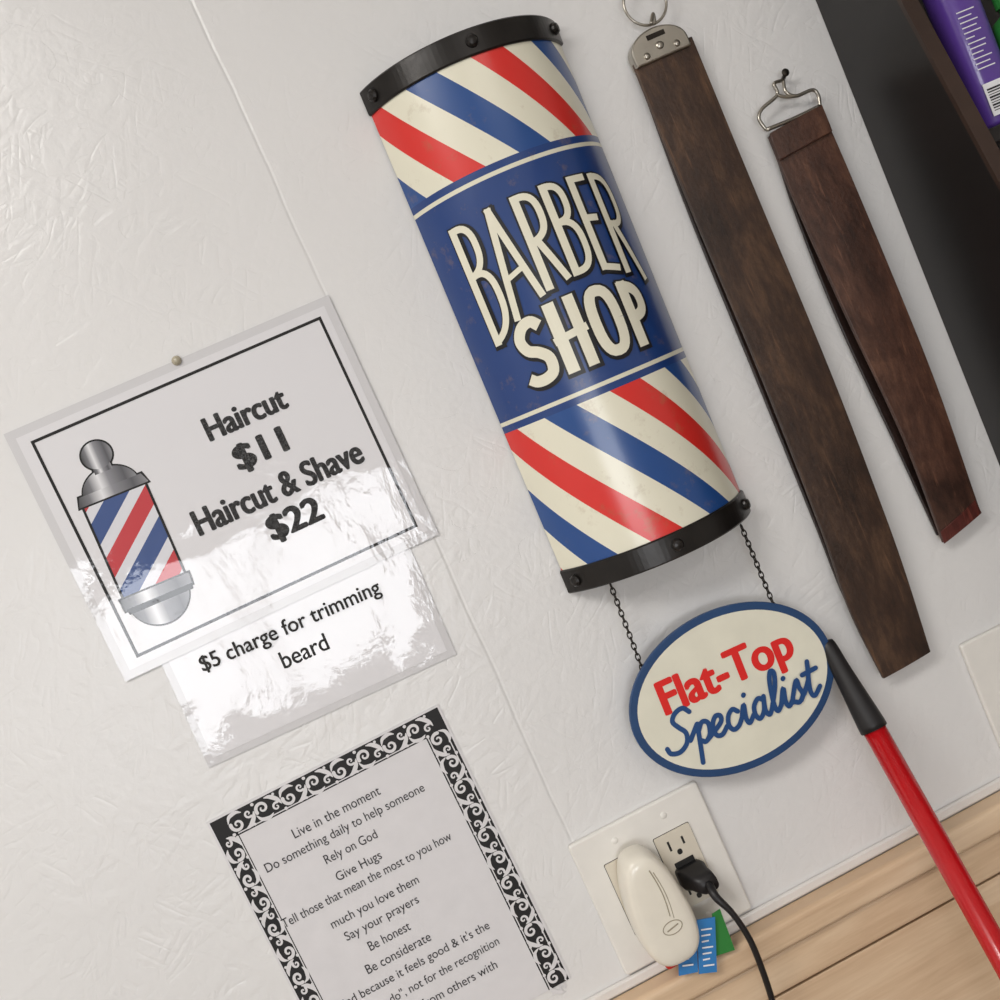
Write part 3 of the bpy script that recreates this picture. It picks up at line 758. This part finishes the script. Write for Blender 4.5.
# tags
tg = empty('warning_tags', fo.w(*fo.px(705, 943, .02), .02))
def tag(nm, pts, h, m):
    ps = [P(x, y, h) for x, y in pts]; mb = MB(); n = len(ps)
    mb.add(ps+[p+Vector((0, .0006, 0)) for p in ps], [list(range(n)), list(range(n, 2*n))[::-1]]+[(i, n+i, n+(i+1) % n, (i+1) % n) for i in range(n)])
    return build(nm, mb, m, tg)
tag('blue_tag', [(697, 920), (715, 917), (717, 972), (699, 974)], .032, M_bluetag)
tag('green_tag', [(712, 914), (720, 909), (735, 950), (716, 956)], .029, M_green)
tag('second_blue_tag', [(677, 925), (696, 921), (698, 972), (679, 976)], .031, M_bluetag)
mb = MB()
for k in range(7):
    for x0 in (680, 701):
        ribbon(mb, [tuple(fo.px(x0+.4*k, 930+6*k, .0326)), tuple(fo.px(x0+11+.4*k-(k % 3)*2, 928.5+6*k, .0326))], 1.6*K, .0326, mpf, caps=False)
build('tag_print', mb, M_white, tg)

# ------------------------------------------------------------ light switch plate at the right
fs_ = Frame(P(957, 645), math.radians(-.5)); sw = empty('light_switch', fs_.w(.035, -.057, .003))
mb = MB(); prism(mb, fs_, rrect(.035, -.057, .07, .114, .003), 0, .0055); build('plate', mb, M_plate, sw, bevel=.002, seg=3)
mb = MB(); prism(mb, fs_, rrect(.035, -.057, .010, .024, .001), .0053, .0062); prism(mb, fs_, rrect(.035, -.054, .008, .010, .001), .006, .014); build('toggle', mb, M_device, sw, bevel=.0006)
mb = MB(); dome(mb, fs_, .035, -.027, .0053, .003, .001); dome(mb, fs_, .035, -.087, .0053, .003, .001); build('screws', mb, M_plate, sw)

# ------------------------------------------------------------ broom leaning on the wall
pA = P(869, 720, .040); pB = P(1002, 958, .105)
dirb = (pB-pA).normalized(); tfl = (pA.z-.14)/(-dirb.z); pF = pA+dirb*tfl
br = empty('broom', Vector((pF.x, pF.y, 0)))
pT = pA-dirb*.074
mb = MB(); tube(mb, [pA-dirb*.006, pF], .0100, 24, 2); build('red_handle', mb, M_redtube, br, smooth=True)
mb = MB(); tube(mb, [pT, pT+dirb*.004, pT+dirb*.03, pA+dirb*.004, pA+dirb*.008], [.004, .0072, .0084, .0118, .0108], 24, 4); build('black_grip', mb, M_cord, br, smooth=True)
bf = Frame(Vector((pF.x, 0, 0)), 0); hh = -pF.y
mb = MB(); prism(mb, bf, [(-.13, .10), (.13, .10), (.10, .15), (.03, .17), (-.03, .17), (-.10, .15)], hh-.02, hh+.02); build('broom_head', mb, M_cord, br, bevel=.005)
mb = MB()
for i in range(40):
    x = -.125+.25*i/39
    for j in (-1, 0, 1):
        tube(mb, [bf.w(x, .101, hh+j*.012), bf.w(x*1.15, .0005, hh+j*.018)], .0022, 5, 0)
build('bristles', mb, M_redtag, br)

# ------------------------------------------------------------ wall shelf with bottles (top right)
pa, pb = P(815, 0), P(1000, 468)
ax_ = math.atan2(-(pa.x-pb.x), pa.z-pb.z)
sh = Frame(pa, ax_)
she = empty('wall_shelf', sh.w(.1, 0, .05))
def on_side(px, py, s=0.0):
    d = ray(px, py); o = C-sh.o; t = (s-o.dot(sh.ax))/d.dot(sh.ax); p = o+d*t
    return (p.dot(sh.az), p.dot(sh.n))
e1 = on_side(900, 0); e2 = on_side(1000, 185)
def hf(t): return e1[1]+(e2[1]-e1[1])*(t-e1[0])/(e2[0]-e1[0])
t0, t1 = .16, -.50
def side(x0, x1, mbx):
    q = [(t0, 0), (t1, 0), (t1, hf(t1)), (t0, hf(t0))]
    vs = [sh.w(x0, a, h) for a, h in q]+[sh.w(x1, a, h) for a, h in q]
    mbx.add(vs, [(0, 1, 2, 3), (7, 6, 5, 4), (0, 4, 5, 1), (1, 5, 6, 2), (2, 6, 7, 3), (3, 7, 4, 0)])
mb = MB(); side(0, .012, mb); side(.43, .442, mb); box(mb, sh, .012, .43, t1, t0, 0, .006)
build('black_frame', mb, M_blackwood, she, bevel=.001)
mb = MB()
for x in (0, .43):
    vs = [sh.w(a, t, hf(t)+o) for t in (t0, t1) for a, o in ((x-.0005, -.003), (x-.0005, .0015), (x+.0125, .0015), (x+.0125, -.003))]
    mb.add(vs, [(0, 1, 5, 4), (1, 2, 6, 5), (2, 3, 7, 6), (0, 3, 2, 1), (4, 5, 6, 7)])
build('worn_front_edge', mb, M_brownedge, she)
bt = on_side(985, 131, .02); tb = bt[0]
for i, t in enumerate((tb, tb-.19, t1+.012)):
    mb = MB(); box(mb, sh, .0121, .4299, t-.012, t, .0061, hf(t)-.006); build('shelf_board_%d' % i, mb, M_blackwood, she, bevel=.001)
def bottle(name, x, t, h, rx, rh, H, m, capm, lab=False):
    e = empty(name, sh.w(x, t, h)); mb = MB(); n = 32; vs = []
    pr_ = [(0, .9), (.004, 1), (H*.8, 1), (H*.88, .85), (H*.93, .45), (H, .42)]
    for y, s in pr_:
        for k in range(n):
            a = 2*math.pi*k/n; c_, s2 = math.cos(a), math.sin(a)
            vs.append(sh.w(x+rx*s*math.copysign(abs(c_)**.7, c_), t+y+.0003, h+rh*s*math.copysign(abs(s2)**.7, s2)))
    fs = [(j*n+k, j*n+(k+1) % n, (j+1)*n+(k+1) % n, (j+1)*n+k) for j in range(len(pr_)-1) for k in range(n)]+[list(range(n))[::-1], list(range((len(pr_)-1)*n, len(pr_)*n))]
    mb.add(vs, fs); build('bottle_body', mb, m, e, smooth=True)
    mb = MB(); tube(mb, [sh.w(x, t+H*.99, h), sh.w(x, t+H*1.16, h)], rh*.6, 20, 0); build('cap', mb, capm, e)
    if lab:
        mb = MB(); mps = lambda a, b, hq: sh.w(a, b, hq)
        hq = h+rh+.0004
        for r_ in range(12):
            yy = t+.046+r_*.0042; wv = (.6, .5, .62, .4, .55, .6, .3, .58, .5, .6, .45, .6)[r_]*rx
            ribbon(mb, [(x-.7*rx, yy), (x-.7*rx+wv*1.5, yy)], .0009, hq, mps, caps=False)
        box(mb, sh, x-.75*rx, x+.35*rx, t+.008, t+.034, hq-.0006, hq)
        build('label_print', mb, M_white, e)
        mb = MB()
        for r_ in range(9): ribbon(mb, [(x-.65*rx, t+.012+r_*.0021), (x+.25*rx, t+.012+r_*.0021)], .0006+.0004*(r_ % 3), hq+.0003, mps, caps=False)
        build('barcode', mb, M_ink, e)
hb = hf(tb)-.028
dleft = ray(962, 72); o = C-sh.o; t_ = (hb-o.dot(sh.n))/dleft.dot(sh.n); xb = (o+dleft*t_).dot(sh.ax)
xb = max(xb, .016)
bottle('shampoo_bottle', xb+.018, tb, hb-.006, .018, .016, .19, M_purple, M_ink_black, True)
bottle('hair_gel_bottle', xb+.056, tb, hb+.004, .017, .017, .085, M_green, M_green)
bottle('conditioner_bottle', xb+.105, tb, hb, .024, .018, .17, M_purple, M_ink_black, True)
